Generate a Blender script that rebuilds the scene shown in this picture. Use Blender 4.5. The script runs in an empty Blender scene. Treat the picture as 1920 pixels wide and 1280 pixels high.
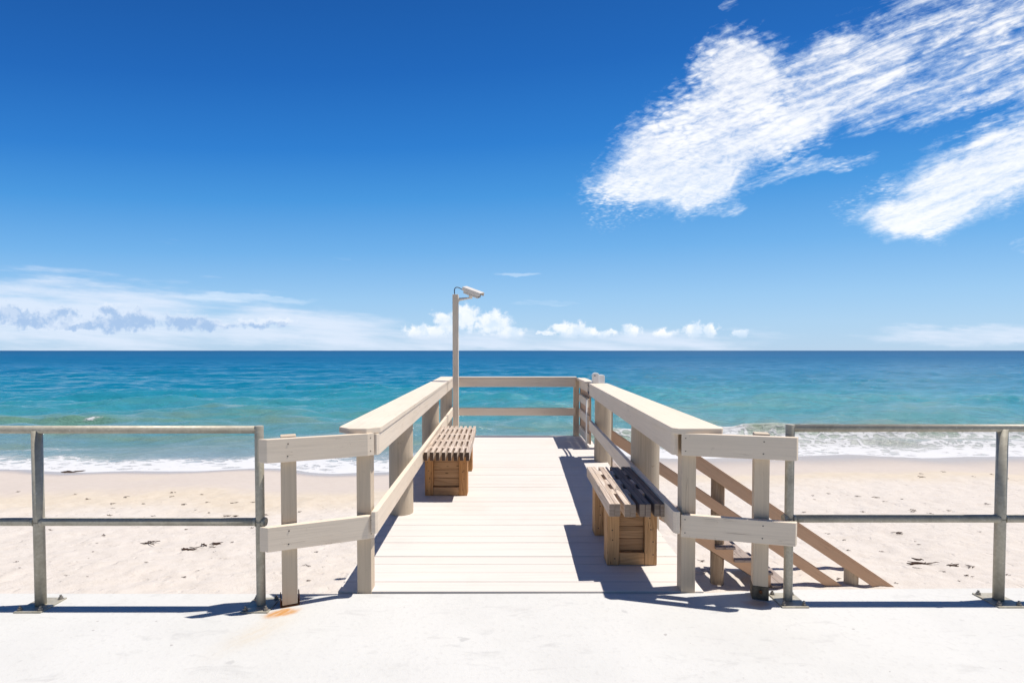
import bpy, bmesh, math, random
import numpy as np
from mathutils import Vector, Matrix
random.seed(7); R = math.radians
S = bpy.context.scene
COL = S.collection

# ------------------------------------------------------------------ helpers
class MB:
    """collects solids with a uv in metres (u along the grain)"""
    def __init__(s): s.v=[]; s.f=[]; s.uv=[]; s.sm=[]
    def face(s, idx, uvs, smooth=False):
        s.f.append(idx); s.uv += uvs; s.sm.append(smooth)
    def hexa(s, P):
        """8 corners: 0-3 one end (around), 4-7 other end; grain runs 0->4"""
        b=len(s.v); P=[Vector(p) for p in P]; s.v += [tuple(p) for p in P]
        o=random.random()*50; q=random.random()*50
        L=(P[4]-P[0]).length
        per=[0]
        for i in range(4): per.append(per[-1]+(P[(i+1)%4]-P[i]).length)
        for i in range(4):
            j=(i+1)%4
            s.face([b+i,b+j,b+4+j,b+4+i],[(o,q+per[i]),(o,q+per[i+1]),(o+L,q+per[i+1]),(o+L,q+per[i])])
        e=lambda k:(o+(k%2)*.01, q+.02*(k//2)*2)
        w=(P[1]-P[0]).length; h=(P[2]-P[1]).length
        s.face([b+3,b+2,b+1,b+0],[(o,q+h),(o+w*.2,q+h),(o+w*.2,q),(o,q)])
        s.face([b+4,b+5,b+6,b+7],[(o,q),(o+w*.2,q),(o+w*.2,q+h),(o,q+h)])
    def board(s, p0, p1, w, t, up=(0,0,1)):
        """box from p0 to p1 (axis through the middle); w along up-ish, t sideways"""
        p0=Vector(p0); p1=Vector(p1); d=(p1-p0).normalized()
        side=d.cross(Vector(up)).normalized(); u=side.cross(d).normalized()
        a=side*t/2; c=u*w/2
        s.hexa([p0-a-c,p0+a-c,p0+a+c,p0-a+c,p1-a-c,p1+a-c,p1+a+c,p1-a+c])
    def box(s, x0,x1,y0,y1,z0,z1, axis='x'):
        if axis=='x': s.hexa([(x0,y0,z0),(x0,y0,z1),(x0,y1,z1),(x0,y1,z0),(x1,y0,z0),(x1,y0,z1),(x1,y1,z1),(x1,y1,z0)][:])
        elif axis=='y': s.hexa([(x0,y0,z0),(x1,y0,z0),(x1,y0,z1),(x0,y0,z1),(x0,y1,z0),(x1,y1,z0),(x1,y1,z1),(x0,y1,z1)])
        else: s.hexa([(x0,y0,z0),(x0,y1,z0),(x1,y1,z0),(x1,y0,z0),(x0,y0,z1),(x0,y1,z1),(x1,y1,z1),(x1,y0,z1)])
    def prism(s, poly, z0, z1, d=(1,0)):
        """plan polygon extruded in z; grain along d"""
        b=len(s.v); n=len(poly); d=Vector((d[0],d[1])).normalized(); e=Vector((-d.y,d.x))
        o=random.random()*50; q=random.random()*50
        for z in (z0,z1):
            for p in poly: s.v.append((p[0],p[1],z))
        U=lambda i:(Vector(poly[i]).dot(d)+o)
        V=lambda i:(Vector(poly[i]).dot(e)+q)
        for i in range(n):
            j=(i+1)%n
            s.face([b+i,b+j,b+n+j,b+n+i],[(U(i),q+V(i)*.1),(U(j),q+V(j)*.1),(U(j),q+V(j)*.1+z1-z0),(U(i),q+V(i)*.1+z1-z0)])
        s.face([b+i for i in range(n)][::-1],[(U(i),V(i)) for i in range(n)][::-1])
        s.face([b+n+i for i in range(n)],[(U(i),V(i)) for i in range(n)])
    def tube(s, pts, r, n=16, caps=True, smooth=True):
        """round bar through points; r a number or one per point"""
        pts=[Vector(p) for p in pts]; m=len(pts); b=len(s.v)
        rr=r if isinstance(r,(list,tuple)) else [r]*m
        o=random.random()*50; L=0; prev=None; ls=[]
        for k,p in enumerate(pts):
            t=((pts[min(k+1,m-1)]-p).normalized()+(p-pts[max(k-1,0)]).normalized()).normalized()
            if prev is None:
                a=Vector((0,0,1)) if abs(t.z)<.9 else Vector((0,1,0))
                x=t.cross(a).normalized()
            else: x=(prev-t*prev.dot(t)).normalized()
            prev=x; y=t.cross(x)
            if k: L+=(p-pts[k-1]).length
            ls.append(L)
            f=1.0
            if 0<k<m-1:
                c=t.dot((p-pts[k-1]).normalized()); f=1/max(c,.5)
            bis=None
            for i in range(n):
                an=2*math.pi*i/n; q=x*math.cos(an)+y*math.sin(an)
                s.v.append(tuple(p+q*rr[k]))
        for k in range(m-1):
            for i in range(n):
                j=(i+1)%n
                c=2*math.pi*rr[k]/n
                s.face([b+k*n+i,b+k*n+j,b+(k+1)*n+j,b+(k+1)*n+i],[(o+ls[k],i*c),(o+ls[k],i*c+c),(o+ls[k+1],i*c+c),(o+ls[k+1],i*c)],smooth)
        if caps:
            uv=lambda i:(o+.2*rr[0]*math.cos(i),.9*rr[0]*math.sin(i))
            s.face([b+i for i in range(n)][::-1],[uv(2*math.pi*i/n) for i in range(n)])
            e=b+(m-1)*n
            s.face([e+i for i in range(n)],[uv(2*math.pi*i/n) for i in range(n)])
    def build(s, name, mat, parent=None, bevel=0.003, loc=None):
        off=Vector(loc) if loc is not None else (Vector(parent['_w']) if parent else Vector((0,0,0)))
        me=bpy.data.meshes.new(name)
        me.from_pydata([tuple(Vector(v)-off) for v in s.v],[],s.f)
        me.uv_layers.new(name='UVMap').data.foreach_set('uv',[c for u in s.uv for c in u])
        me.polygons.foreach_set('use_smooth',s.sm)
        me.materials.append(mat); me.update()
        bm=bmesh.new(); bm.from_mesh(me); bmesh.ops.recalc_face_normals(bm,faces=bm.faces); bm.to_mesh(me); bm.free()
        o=bpy.data.objects.new(name,me); COL.objects.link(o)
        if parent: o.parent=parent; o['_w']=parent['_w']
        else: o.location=off; o['_w']=tuple(off)
        if parent and loc is not None:
            o.location=off-Vector(parent['_w']); o['_w']=tuple(off)
        if bevel:
            m=o.modifiers.new('Bevel','BEVEL'); m.width=bevel; m.segments=2; m.limit_method='ANGLE'; m.angle_limit=R(35); m.use_clamp_overlap=True
        return o
def tag(o,label=None,cat=None,group=None,kind=None):
    if label: o['label']=label
    if cat: o['category']=cat
    if group: o['group']=group
    if kind: o['kind']=kind
    return o
def thing(name,loc,label,cat,group=None):
    o=bpy.data.objects.new(name,None); COL.objects.link(o); o.location=loc; o['_w']=tuple(loc)
    o.empty_display_size=.1
    return tag(o,label,cat,group)

# value noise in numpy
def vnoise(x,y,seed=0):
    xi=np.floor(x).astype(np.int64); yi=np.floor(y).astype(np.int64); xf=x-xi; yf=y-yi
    def h(a,b):
        n=(a*374761393+b*668265263+seed*982451653)&0x7fffffff
        n=((n^(n>>13))*1274126177)&0x7fffffff
        return ((n^(n>>16))&0xffff)/65535.0
    u=xf*xf*(3-2*xf); w=yf*yf*(3-2*yf)
    return (h(xi,yi)*(1-u)+h(xi+1,yi)*u)*(1-w)+(h(xi,yi+1)*(1-u)+h(xi+1,yi+1)*u)*w
def fbm(x,y,o=4,seed=0):
    r=0;a=.5
    for k in range(o): r=r+a*vnoise(x*2**k,y*2**k,seed+k); a*=.5
    return r/(1-.5**o)
def sst(a,b,x):
    t=np.clip((x-a)/(b-a),0,1); return t*t*(3-2*t)

# ------------------------------------------------------------------ materials
class N:
    """node builder"""
    dims='3D'
    def __init__(s,nt): s.nt=nt; s.n=nt.nodes; s.l=nt.links
    def node(s,t,**k):
        x=s.n.new(t)
        for a,b in k.items(): setattr(x,a,b)
        return x
    def put(s,sock,v):
        if v is None: return
        if isinstance(v,bpy.types.NodeSocket): s.l.new(v,sock)
        else: sock.default_value=v
    def m(s,op,a,b=None,c=None,clamp=False):
        x=s.node('ShaderNodeMath',operation=op,use_clamp=clamp)
        s.put(x.inputs[0],a); s.put(x.inputs[1],b)
        if c is not None: s.put(x.inputs[2],c)
        return x.outputs[0]
    def vm(s,op,a,b=None,out=0):
        x=s.node('ShaderNodeVectorMath',operation=op); s.put(x.inputs[0],a)
        if b is not None: s.put(x.inputs[3 if op=='SCALE' else 1],b)
        return x.outputs[1 if op in('LENGTH','DISTANCE','DOT_PRODUCT') else 0]
    def ss(s,v,a,b,lo=0.,hi=1.):
        x=s.node('ShaderNodeMapRange',interpolation_type='SMOOTHSTEP'); s.put(x.inputs[0],v)
        s.put(x.inputs[1],a); s.put(x.inputs[2],b); s.put(x.inputs[3],lo); s.put(x.inputs[4],hi)
        return x.outputs[0]
    def lin(s,v,a,b,lo=0.,hi=1.):
        x=s.node('ShaderNodeMapRange'); s.put(x.inputs[0],v)
        s.put(x.inputs[1],a); s.put(x.inputs[2],b); s.put(x.inputs[3],lo); s.put(x.inputs[4],hi)
        return x.outputs[0]
    def noise(s,vec,scale,detail=3,rough=.5,dist=0.,dims=None,out=0):
        dims=dims or s.dims
        x=s.node('ShaderNodeTexNoise',noise_dimensions=dims); s.put(x.inputs['Vector'],vec)
        x.inputs['Scale'].default_value=scale; x.inputs['Detail'].default_value=detail
        x.inputs['Roughness'].default_value=rough; x.inputs['Distortion'].default_value=dist
        return x.outputs[out]
    def vor(s,vec,scale,feature='F1',rnd=1.,out='Distance',smooth=None):
        x=s.node('ShaderNodeTexVoronoi',feature=feature); s.put(x.inputs['Vector'],vec)
        x.inputs['Scale'].default_value=scale; x.inputs['Randomness'].default_value=rnd
        if smooth is not None: x.inputs['Smoothness'].default_value=smooth
        return x.outputs[out]
    def map(s,vec,loc=(0,0,0),rot=(0,0,0),sc=(1,1,1),t='POINT'):
        x=s.node('ShaderNodeMapping',vector_type=t); s.put(x.inputs[0],vec)
        x.inputs[1].default_value=loc; x.inputs[2].default_value=rot; x.inputs[3].default_value=sc
        return x.outputs[0]
    def mix(s,f,a,b,blend='MIX'):
        x=s.node('ShaderNodeMix',data_type='RGBA',blend_type=blend); s.put(x.inputs[0],f)
        for k,v in((6,a),(7,b)):
            if isinstance(v,tuple) and len(v)==3: v=(*v,1)
            s.put(x.inputs[k],v)
        return x.outputs[2]
    def ramp(s,f,stops,interp='LINEAR'):
        x=s.node('ShaderNodeValToRGB'); s.put(x.inputs[0],f); e=x.color_ramp.elements; x.color_ramp.interpolation=interp
        while len(e)<len(stops): e.new(.5)
        for k,(p,c) in enumerate(stops): e[k].position=p; e[k].color=(*c,1)
        return x.outputs[0]
    def sep(s,v):
        x=s.node('ShaderNodeSeparateXYZ'); s.put(x.inputs[0],v); return x.outputs
    def comb(s,x_,y_,z_=0.):
        x=s.node('ShaderNodeCombineXYZ'); s.put(x.inputs[0],x_); s.put(x.inputs[1],y_); s.put(x.inputs[2],z_); return x.outputs[0]
    def bump(s,h,strength=1.,dist=1.,nrm=None):
        x=s.node('ShaderNodeBump'); s.put(x.inputs['Height'],h); x.inputs['Strength'].default_value=strength
        x.inputs['Distance'].default_value=dist
        if nrm is not None: s.put(x.inputs['Normal'],nrm)
        return x.outputs[0]
def material(name):
    m=bpy.data.materials.new(name); m.use_nodes=True; n=N(m.node_tree); b=m.node_tree.nodes['Principled BSDF']
    return m,n,b
def uvc(n): return n.node('ShaderNodeTexCoord').outputs['UV']
def posc(n): return n.node('ShaderNodeNewGeometry').outputs['Position']
def objrnd(n): return n.node('ShaderNodeObjectInfo').outputs['Random']

def paint_wood(name,col,grain=.06,rough=.6,wear=.35,wearcol=(.42,.33,.25)):
    m,n,b=material(name); uv=uvc(n)
    g=n.noise(n.map(uv,sc=(1.6,55,1)),1.,4,.6,.6,'2D')
    g2=n.noise(n.map(uv,sc=(3,14,1)),1.,3,.5,0,'2D')
    big=n.noise(posc(n),2.2,4,.55)
    c=n.mix(n.m('MULTIPLY',n.ss(g,.38,.72),.6),col,tuple(x*(1-grain*2.2) for x in col))
    c=n.mix(n.ss(big,.35,.75,0.,.5),c,tuple(x*y for x,y in zip(col,(.93,.9,.86))))
    c=n.mix(n.lin(objrnd(n),0.,1.,0.,.16),c,tuple(x*y for x,y in zip(col,(.80,.76,.70))))
    g3=n.noise(n.map(uv,sc=(2.2,120,1)),1.,3,.6,0,'2D')
    c=n.mix(n.ss(g3,.55,.75,0.,.30),c,tuple(x*.72 for x in col))
    # worn scuffs and cracks
    crack=n.noise(n.map(uv,sc=(.9,26,1)),1.,2,.5,.4,'2D')
    k=n.m('SUBTRACT',1.,n.ss(n.m('ABSOLUTE',n.m('SUBTRACT',crack,.5)),.0,.007))
    k=n.m('MULTIPLY',k,n.ss(n.noise(posc(n),3.1,2),.50,.60))
    sp=n.ss(n.noise(n.map(posc(n),sc=(1,1,1)),17,5,.65),.64,.73)
    k2=n.m('MAXIMUM',n.m('MULTIPLY',k,.8),n.m('MULTIPLY',sp,wear))
    c=n.mix(k2,c,wearcol)
    n.put(b.inputs['Base Color'],c); b.inputs['Roughness'].default_value=rough
    b.inputs['Specular IOR Level'].default_value=.3
    h=n.m('ADD',n.m('MULTIPLY',g,.0012),n.m('MULTIPLY',k,-.002))
    n.put(b.inputs['Normal'],n.bump(h,.7)); return m
def raw_wood(name,light,dark,end=None,knots=True,rough=.8,lines=1.):
    m,n,b=material(name); uv=uvc(n)
    warp=n.noise(n.map(uv,sc=(1.5,6,1)),1.,2,.5,0,'2D')
    x=n.vm('ADD',n.map(uv,sc=(1.2,60,1)),n.comb(0.,n.m('MULTIPLY',warp,6.)))
    g=n.noise(x,1.,4,.6,.3,'2D')
    g2=n.noise(n.map(uv,sc=(2.5,220,1)),1.,3,.6,0,'2D')
    c=n.ramp(g,[(.25,dark),(.5,tuple((a+d)/2 for a,d in zip(light,dark))),(.72,light)])
    c=n.mix(n.ss(g2,.5,.75,0.,.45*lines),c,tuple(d*.8 for d in dark))
    big=n.noise(posc(n),4.,3,.5)
    c=n.mix(n.ss(big,.4,.75,0.,.5),c,tuple(a*q for a,q in zip(light,(.8,.72,.62))))
    if knots:
        v=n.vor(n.map(uv,sc=(5.5,16,1)),1.)
        k=n.m('SUBTRACT',1.,n.ss(v,.05,.14))
        c=n.mix(n.m('MULTIPLY',k,.85),c,tuple(d*.3 for d in dark))
    crack=n.noise(n.map(uv,sc=(1.1,34,1)),1.,2,.5,.4,'2D')
    k=n.m('SUBTRACT',1.,n.ss(n.m('ABSOLUTE',n.m('SUBTRACT',crack,.52)),.0,.012))
    k=n.m('MULTIPLY',k,n.ss(n.noise(posc(n),5.,2),.48,.6))
    c=n.mix(n.m('MULTIPLY',k,.8),c,tuple(d*.25 for d in dark))
    n.put(b.inputs['Base Color'],c); b.inputs['Roughness'].default_value=rough
    b.inputs['Specular IOR Level'].default_value=.25
    h=n.m('ADD',n.m('MULTIPLY',g,.002),n.m('MULTIPLY',k,-.004))
    n.put(b.inputs['Normal'],n.bump(h,.9)); return m

CREAM=(.80,.685,.555)
M_rail=paint_wood('painted_rail',CREAM)
M_post=paint_wood('painted_post',(.62,.51,.385),.08)
M_deck=None
M_pile=paint_wood('painted_pile',(.56,.47,.36),.14,.8,.8,(.34,.25,.16))
M_stair=paint_wood('stair_paint',(.61,.41,.275),.08,.7,.4,(.28,.2,.15))
M_tread=raw_wood('tread_wood',(.42,.36,.33),(.26,.21,.19))
M_slat=raw_wood('weathered_slat',(.72,.62,.53),(.33,.24,.18),lines=.9,knots=False)
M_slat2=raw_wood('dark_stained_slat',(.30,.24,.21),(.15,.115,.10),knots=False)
M_end=raw_wood('dark_end_grain',(.13,.085,.06),(.05,.03,.022))
M_leg=raw_wood('bench_leg_wood',(.66,.41,.215),(.38,.20,.085))
M_leg2=raw_wood('red_brown_bench_wood',(.60,.325,.14),(.33,.15,.055))
M_panel=raw_wood('bench_panel_wood',(.54,.33,.18),(.29,.16,.08))
M_dark=raw_wood('old_timber',(.46,.36,.26),(.25,.175,.115))

def mk_deck():
    m,n,b=material('deck_paint'); uv=uvc(n); P=posc(n)
    g=n.noise(n.map(uv,sc=(1.2,45,1)),1.,4,.6,.5,'2D')
    per=n.noise(n.map(uv,sc=(.15,.9,1)),1.,1,.5,0,'2D')
    c=n.mix(n.ss(g,.4,.75,0.,.5),(.67,.625,.58),(.60,.545,.50))
    c=n.mix(n.ss(per,.35,.7,0.,.6),c,(.64,.585,.54))
    big=n.noise(P,1.3,4,.6)
    c=n.mix(n.ss(big,.5,.8,0.,.5),c,(.57,.505,.455))
    sp=n.ss(n.noise(P,23,4,.6),.69,.76,0.,.6)
    c=n.mix(sp,c,(.45,.36,.3))
    n.put(b.inputs['Base Color'],c); b.inputs['Roughness'].default_value=.65
    b.inputs['Specular IOR Level'].default_value=.25
    n.put(b.inputs['Normal'],n.bump(n.m('MULTIPLY',g,.0012),.6)); return m
M_deck=mk_deck()

def mk_galv():
    m,n,b=material('galvanised_steel'); P=posc(n)
    s=n.vor(n.map(P,sc=(1,1,1)),70.,out='Color'); s=n.sep(s)[0]
    g=n.noise(P,9,4,.6)
    c=n.mix(s,(.375,.345,.275),(.455,.42,.34))
    c=n.mix(n.ss(g,.45,.7,0.,.4),c,(.26,.235,.18))
    f=n.noise(P,55,3,.6)
    c=n.mix(n.ss(f,.62,.72,0.,.6),c,(.62,.6,.55))
    n.put(b.inputs['Base Color'],c); b.inputs['Metallic'].default_value=.2
    n.put(b.inputs['Roughness'],n.lin(g,.3,.7,.42,.6))
    n.put(b.inputs['Normal'],n.bump(n.m('MULTIPLY',f,.0006),.5)); return m
M_galv=mk_galv()
def simple(name,col,rough=.5,metal=0.,spec=.5,var=.15,scale=12):
    m,n,b=material(name)
    g=n.noise(posc(n),scale,4,.6)
    c=n.mix(n.ss(g,.3,.7),col,tuple(x*(1-var) for x in col))
    n.put(b.inputs['Base Color'],c); b.inputs['Roughness'].default_value=rough
    b.inputs['Metallic'].default_value=metal; b.inputs['Specular IOR Level'].default_value=spec
    return m
M_screw=simple('dark_screw',(.045,.035,.03),.7)
M_bolt=simple('steel_bolt',(.30,.28,.25),.5,.5)
M_rust=simple('rusty_bracket',(.17,.07,.03),.9,0,.2,.6,40)
M_rustdark=simple('rusty_steel_boot',(.16,.135,.10),.8,.0,.3,.55,30)
M_white=simple('white_plastic',(.80,.80,.79),.4,0,.5,.06)
M_cam=simple('camera_paint',(.72,.68,.62),.35,0,.5,.06)
M_camdark=simple('camera_shadow_gap',(.20,.18,.17),.5)
M_glass=simple('camera_glass',(.02,.02,.025),.08,0,.5)
M_cable=simple('black_cable',(.012,.014,.03),.5)
M_weed=simple('dried_seaweed',(.075,.042,.03),.9,0,.2,.4,30)

# ------------------------------------------------------------------ setting: walkway, beach, sea
SLAB=-.008; SEA=-2.9; EYE=1.57
def mk_concrete():
    m,n,b=material('concrete'); P=posc(n)
    big=n.noise(P,1.1,5,.6); fine=n.noise(P,38,4,.65); pit=n.noise(P,120,2,.5)
    st=n.noise(n.map(P,sc=(1.0,3.,1)),2.6,5,.62,.6)
    c=n.mix(n.ss(big,.35,.7),(.605,.60,.58),(.565,.56,.54))
    c=n.mix(n.ss(fine,.5,.78,0.,.45),c,(.47,.46,.445))
    c=n.mix(n.ss(st,.57,.70,0.,.45),c,(.43,.425,.415))
    c=n.mix(n.ss(n.noise(n.vm('ADD',P,(7.,3.,0.)),4.5,4,.6),.67,.73,0.,.5),c,(.385,.38,.375))
    c=n.mix(n.ss(n.noise(P,13,2,.5),.745,.775,0.,.75),c,(.36,.34,.33))
    # rust run-off around the left timber post, washed towards the camera
    warp=n.vm('ADD',P,n.vm('SCALE',n.noise(P,9,4,.6,out=1),.10))
    r1=n.vm('LENGTH',n.map(warp,(-1.325,3.185,0),(0,0,R(26)),(.125,.06,9),'TEXTURE'))
    r2=n.vm('LENGTH',n.map(warp,(-1.36,2.98,0),(0,0,R(62)),(.36,.15,9),'TEXTURE'))
    r3=n.vm('LENGTH',n.map(warp,(1.60,3.30,0),(0,0,R(0)),(.10,.06,9),'TEXTURE'))
    rn=n.noise(n.map(P,(0,0,0),(0,0,R(60)),(1,.2,1),'TEXTURE'),9.,5,.7)
    c=n.mix(n.m('MULTIPLY',n.ss(r2,.0,1.1,.42,0.),n.ss(rn,.25,.7,.25,1.)),c,(.55,.455,.32))
    c=n.mix(n.m('MULTIPLY',n.ss(r1,.35,1.1,.95,0.),n.ss(rn,.25,.6,.5,1.)),c,(.52,.25,.07))
    c=n.mix(n.ss(r3,.4,1.1,.5,0.),c,(.55,.30,.12))
    n.put(b.inputs['Base Color'],c); b.inputs['Roughness'].default_value=.85; b.inputs['Specular IOR Level'].default_value=.2
    h=n.m('ADD',n.m('MULTIPLY',fine,.003),n.m('MULTIPLY',pit,.0012))
    n.put(b.inputs['Normal'],n.bump(h,.6)); return m
mb=MB()
mb.prism([(-14,-7),(14,-7),(14,3.60),(4.2,3.49),(1.9,3.455),(1.27,3.405),(-1.2,3.392),(-3,3.398),(-14,3.43)],-3.0,SLAB)
slab=mb.build('concrete_walkway',mk_concrete(),None,.012)
tag(slab,'pale sunlit concrete walkway in the foreground','walkway',kind='structure')

def shore(x):
    return 19.5+2.75*sst(-5,4,x)+.28*np.sin(x*.55+.6)*sst(-30,-6,-np.abs(x))*1+.16*np.sin(x*1.3+1.)+.5*(fbm(x*.35+40,x*0+3,3,5)-.5)
def beach_z(x,y):
    ys=shore(x)
    d=y-ys
    z=np.where(d<-11.4+0*d,-1.95+0*d,0)
    t=(y-8)/(ys-8)
    z=-1.95-(.95)*np.clip(t,-.3,3)
    z=z+.10*np.exp(-((y-(ys-5.2-.05*x))/1.3)**2)
    return z
def grid(name,xs_f,ys,zf,mat,attrs=None):
    ny=len(ys); nx=xs_f(ys[0]).shape[0]
    X=np.stack([xs_f(y) for y in ys]); Y=np.repeat(np.array(ys)[:,None],nx,1)
    Z=zf(X,Y)
    co=np.stack([X,Y,Z],-1).reshape(-1,3)
    me=bpy.data.meshes.new(name)
    i=np.arange(ny*nx).reshape(ny,nx)
    q=np.stack([i[:-1,:-1],i[:-1,1:],i[1:,1:],i[1:,:-1]],-1).reshape(-1,4)
    me.vertices.add(len(co)); me.vertices.foreach_set('co',co.ravel().astype(np.float32))
    me.loops.add(q.size); me.loops.foreach_set('vertex_index',q.ravel().astype(np.int32))
    me.polygons.add(len(q)); me.polygons.foreach_set('loop_start',np.arange(0,q.size,4,dtype=np.int32))
    me.polygons.foreach_set('use_smooth',np.ones(len(q),dtype=bool))
    for k,f in (attrs or {}).items():
        a=me.attributes.new(k,'FLOAT','POINT'); a.data.foreach_set('value',f(X,Y).ravel().astype(np.float32))
    me.update(calc_edges=True); me.validate(); me.materials.append(mat)
    o=bpy.data.objects.new(name,me); COL.objects.link(o); return o

def fan(y,a,b,n_):
    t=np.linspace(-1,1,n_); return y*(a*t+b*t**7)
def sand_z(x,y):
    z=beach_z(x,y); d=shore(x)-y
    dry=sst(2.5,6.5,d)
    z=z+dry*(.10*(fbm(x*.45,y*.45,3,11)-.5)+.085*(fbm(x*2.1,y*2.1,3,21)-.5)+.03*(fbm(x*6,y*6,2,31)-.5))
    z=z+(1-dry)*.03*(fbm(x*.3,y*.5,2,41)-.5)
    return z
def mk_sand():
    m,n,b=material('sand'); P=posc(n)
    at=n.node('ShaderNodeAttribute',attribute_name='wet').outputs['Fac']
    dr=n.node('ShaderNodeAttribute',attribute_name='dry').outputs['Fac']
    big=n.noise(P,.55,4,.6); mid=n.noise(P,5,5,.65); fine=n.noise(P,60,3,.6)
    c=n.mix(n.ss(mid,.35,.7),(.63,.575,.522),(.58,.525,.47))
    c=n.mix(n.ss(fine,.45,.8,0.,.5),c,(.47,.415,.375))
    yel=n.mix(n.ss(mid,.3,.7),(.60,.525,.43),(.555,.475,.38))
    wash=n.mix(n.ss(mid,.3,.7),(.545,.48,.43),(.515,.45,.40))
    c=n.mix(n.ss(n.m('ADD',dr,n.m('MULTIPLY',n.m('SUBTRACT',big,.5),.5)),.25,.75),yel,c)
    c=n.mix(n.ss(n.m('ADD',dr,n.m('MULTIPLY',n.m('SUBTRACT',big,.5),.35)),.0,.22),wash,c)
    c=n.mix(n.m('MULTIPLY',n.ss(n.noise(P,7.,5,.7),.68,.74),n.m('MULTIPLY',dr,.55)),c,(.30,.22,.18))
    c=n.mix(n.m('MULTIPLY',at,.75),c,(.37,.32,.285))
    n.put(b.inputs['Base Color'],c)
    n.put(b.inputs['Roughness'],n.lin(at,0.,1.,.9,.28)); n.put(b.inputs['Specular IOR Level'],n.lin(at,0.,1.,.1,.5))
    v=n.vor(n.vm('ADD',P,n.vm('SCALE',n.noise(P,3,2,.5,out=1),.4)),4.6,'SMOOTH_F1',1.,smooth=.5)
    h=n.m('ADD',n.m('MULTIPLY',n.noise(P,8.,5,.65),.04),n.m('MULTIPLY',n.m('ADD',fine,n.noise(P,24,4,.6)),.016))
    h=n.m('ADD',h,n.m('MULTIPLY',n.ss(v,.08,.35),.035))
    h=n.m('MULTIPLY',h,n.lin(dr,0.,1.,.12,1.))
    n.put(b.inputs['Normal'],n.bump(h,.5)); return m
ys=np.concatenate([np.arange(3.3,7,.35),np.arange(7,16,.055),np.arange(16,32,.12)])
sand=grid('beach_sand',lambda y:fan(y,1.4,1.5,560)+np.linspace(-4,4,560),ys,sand_z,mk_sand(),
  {'wet':lambda x,y:1-sst(.3,1.2+2.4*sst(0,6,x),shore(x)-y+.5*(fbm(x*.6,y*.6,3,77)-.5)),
   'dry':lambda x,y:sst(3.2,9.2,shore(x)-y+.045*x*(x<0)+.7*(fbm(x*.25,y*.4,3,60)-.5))})
tag(sand,'pale beach sand sloping from the walkway to the water','beach',kind='structure')

# --- sea
def crest(x,y,yc,hgt,wf,wb,x0,x1,soft,seed,wig=.8):
    """one wave ridge, steep towards the shore"""
    c=yc+wig*(fbm(x*.12,x*0+seed,3,seed)-.5)*2
    d=y-c
    prof=np.where(d<0,np.exp(-(d/wf)**2),np.exp(-(d/wb)**2))
    env=sst(x0-soft,x0+soft,x)*(1-sst(x1-soft,x1+soft,x))*(.55+.9*fbm(x*.3,x*0+seed*2.,3,seed+3))
    return hgt*prof*env
CR=[(33.4,.36,.55,1.5,-60,-18.,6,1),(31,.12,.5,1.4,-14,-2,2.5,2),(38.5,.12,.8,2.2,-12,6,4,3),
    (27.6,.50,.45,1.0,3.5,60,2.0,4),(24.6,.30,.4,.8,6.0,70,1.5,5),(36,.16,.9,2.2,8,40,3,6),(45,.3,1.2,3,-50,-10,6,7),(47,.32,1.2,3,12,70,6,8),(56,.35,1.5,3.4,-30,40,9,9)]
waves=[]
rs=np.random.RandomState(4)
for k in range(46):
    L=.9*1.11**k if k<40 else 40
    L=float(np.exp(rs.uniform(np.log(.9),np.log(22)))); a=rs.normal(-math.pi/2+.15,.55)
    waves.append((L,a,rs.uniform(0,6.28),.0098*L**.70))
def sea_z(x,y):
    z=np.zeros_like(x)
    row=np.concatenate([y[1:,:1]-y[:-1,:1],y[-1:,:1]-y[-2:-1,:1]],0); c_=x.shape[1]//2; colw=(x[:,c_+1:c_+2]-x[:,c_:c_+1])
    off=y-shore(x)
    damp=sst(.3,9,off)
    for L,a,p,A in waves:
        k=2*math.pi/L
        f=np.clip(L/(2.6*np.maximum(row,colw))-.6,0,1)
        z=z+A*f*np.sin(k*(x*math.cos(a)+y*math.sin(a))+p)
    z=z*damp*(.6+.8*fbm(x*.03,y*.05,2,90))
    for (yc,h,wf,wb,x0,x1,so,sd) in CR: z=z+crest(x,y,yc,h,wf,wb,x0,x1,so,sd)
    z=z+(1-damp)*.02*(fbm(x*.9,y*1.5,3,91)-.5)
    # swash runs up the sand as a thin sheet, then ends
    z=z+SEA+.006
    return np.where(off<-1.2,SEA-.5,z)
def foam_a(x,y):
    off=y-shore(x)
    edge=np.exp(-(off/.16)**2)*1.1
    w=fbm(x*.5,y*.9,3,120)
    sw=(1-sst(.8,4.4+1.0*np.sin(x*.25+2),off))*(.66+.85*(w-.38))*sst(-.3,.0,off)
    right=sst(3,7,x)
    b=0
    for (yc,h,wf,wb,x0,x1,so,sd) in (CR[3],CR[4]):
        c=yc+.8*(fbm(x*.12,x*0+sd,3,sd)-.5)*2
        env=sst(x0-so,x0+so,x)
        d=y-c
        b=np.maximum(b,env*np.where(d<0,1-sst(.2,2.6,-d),1-sst(.0,.5,d))*(.34+1.15*(fbm(x*.45,y*.55,4,sd+40)-.32)))
    tr=right*sst(.0,1,off)*(1-sst(4,7.5,off))*(.33+.6*(fbm(x*.35,y*.9,3,130)-.4))
    l=(x<-8.)*np.exp(-((y-33.3-.25*(x+26.4))/.10)**2)*np.exp(-((x+26.4)/.42)**2)*1.2
    far_l=(1-sst(-21,-17,x))*np.exp(-((y-23.9)/.7)**2)*.42
    return np.clip(np.maximum.reduce([edge,sw,b,tr,l,far_l])*1.0,0,1.2)
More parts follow.
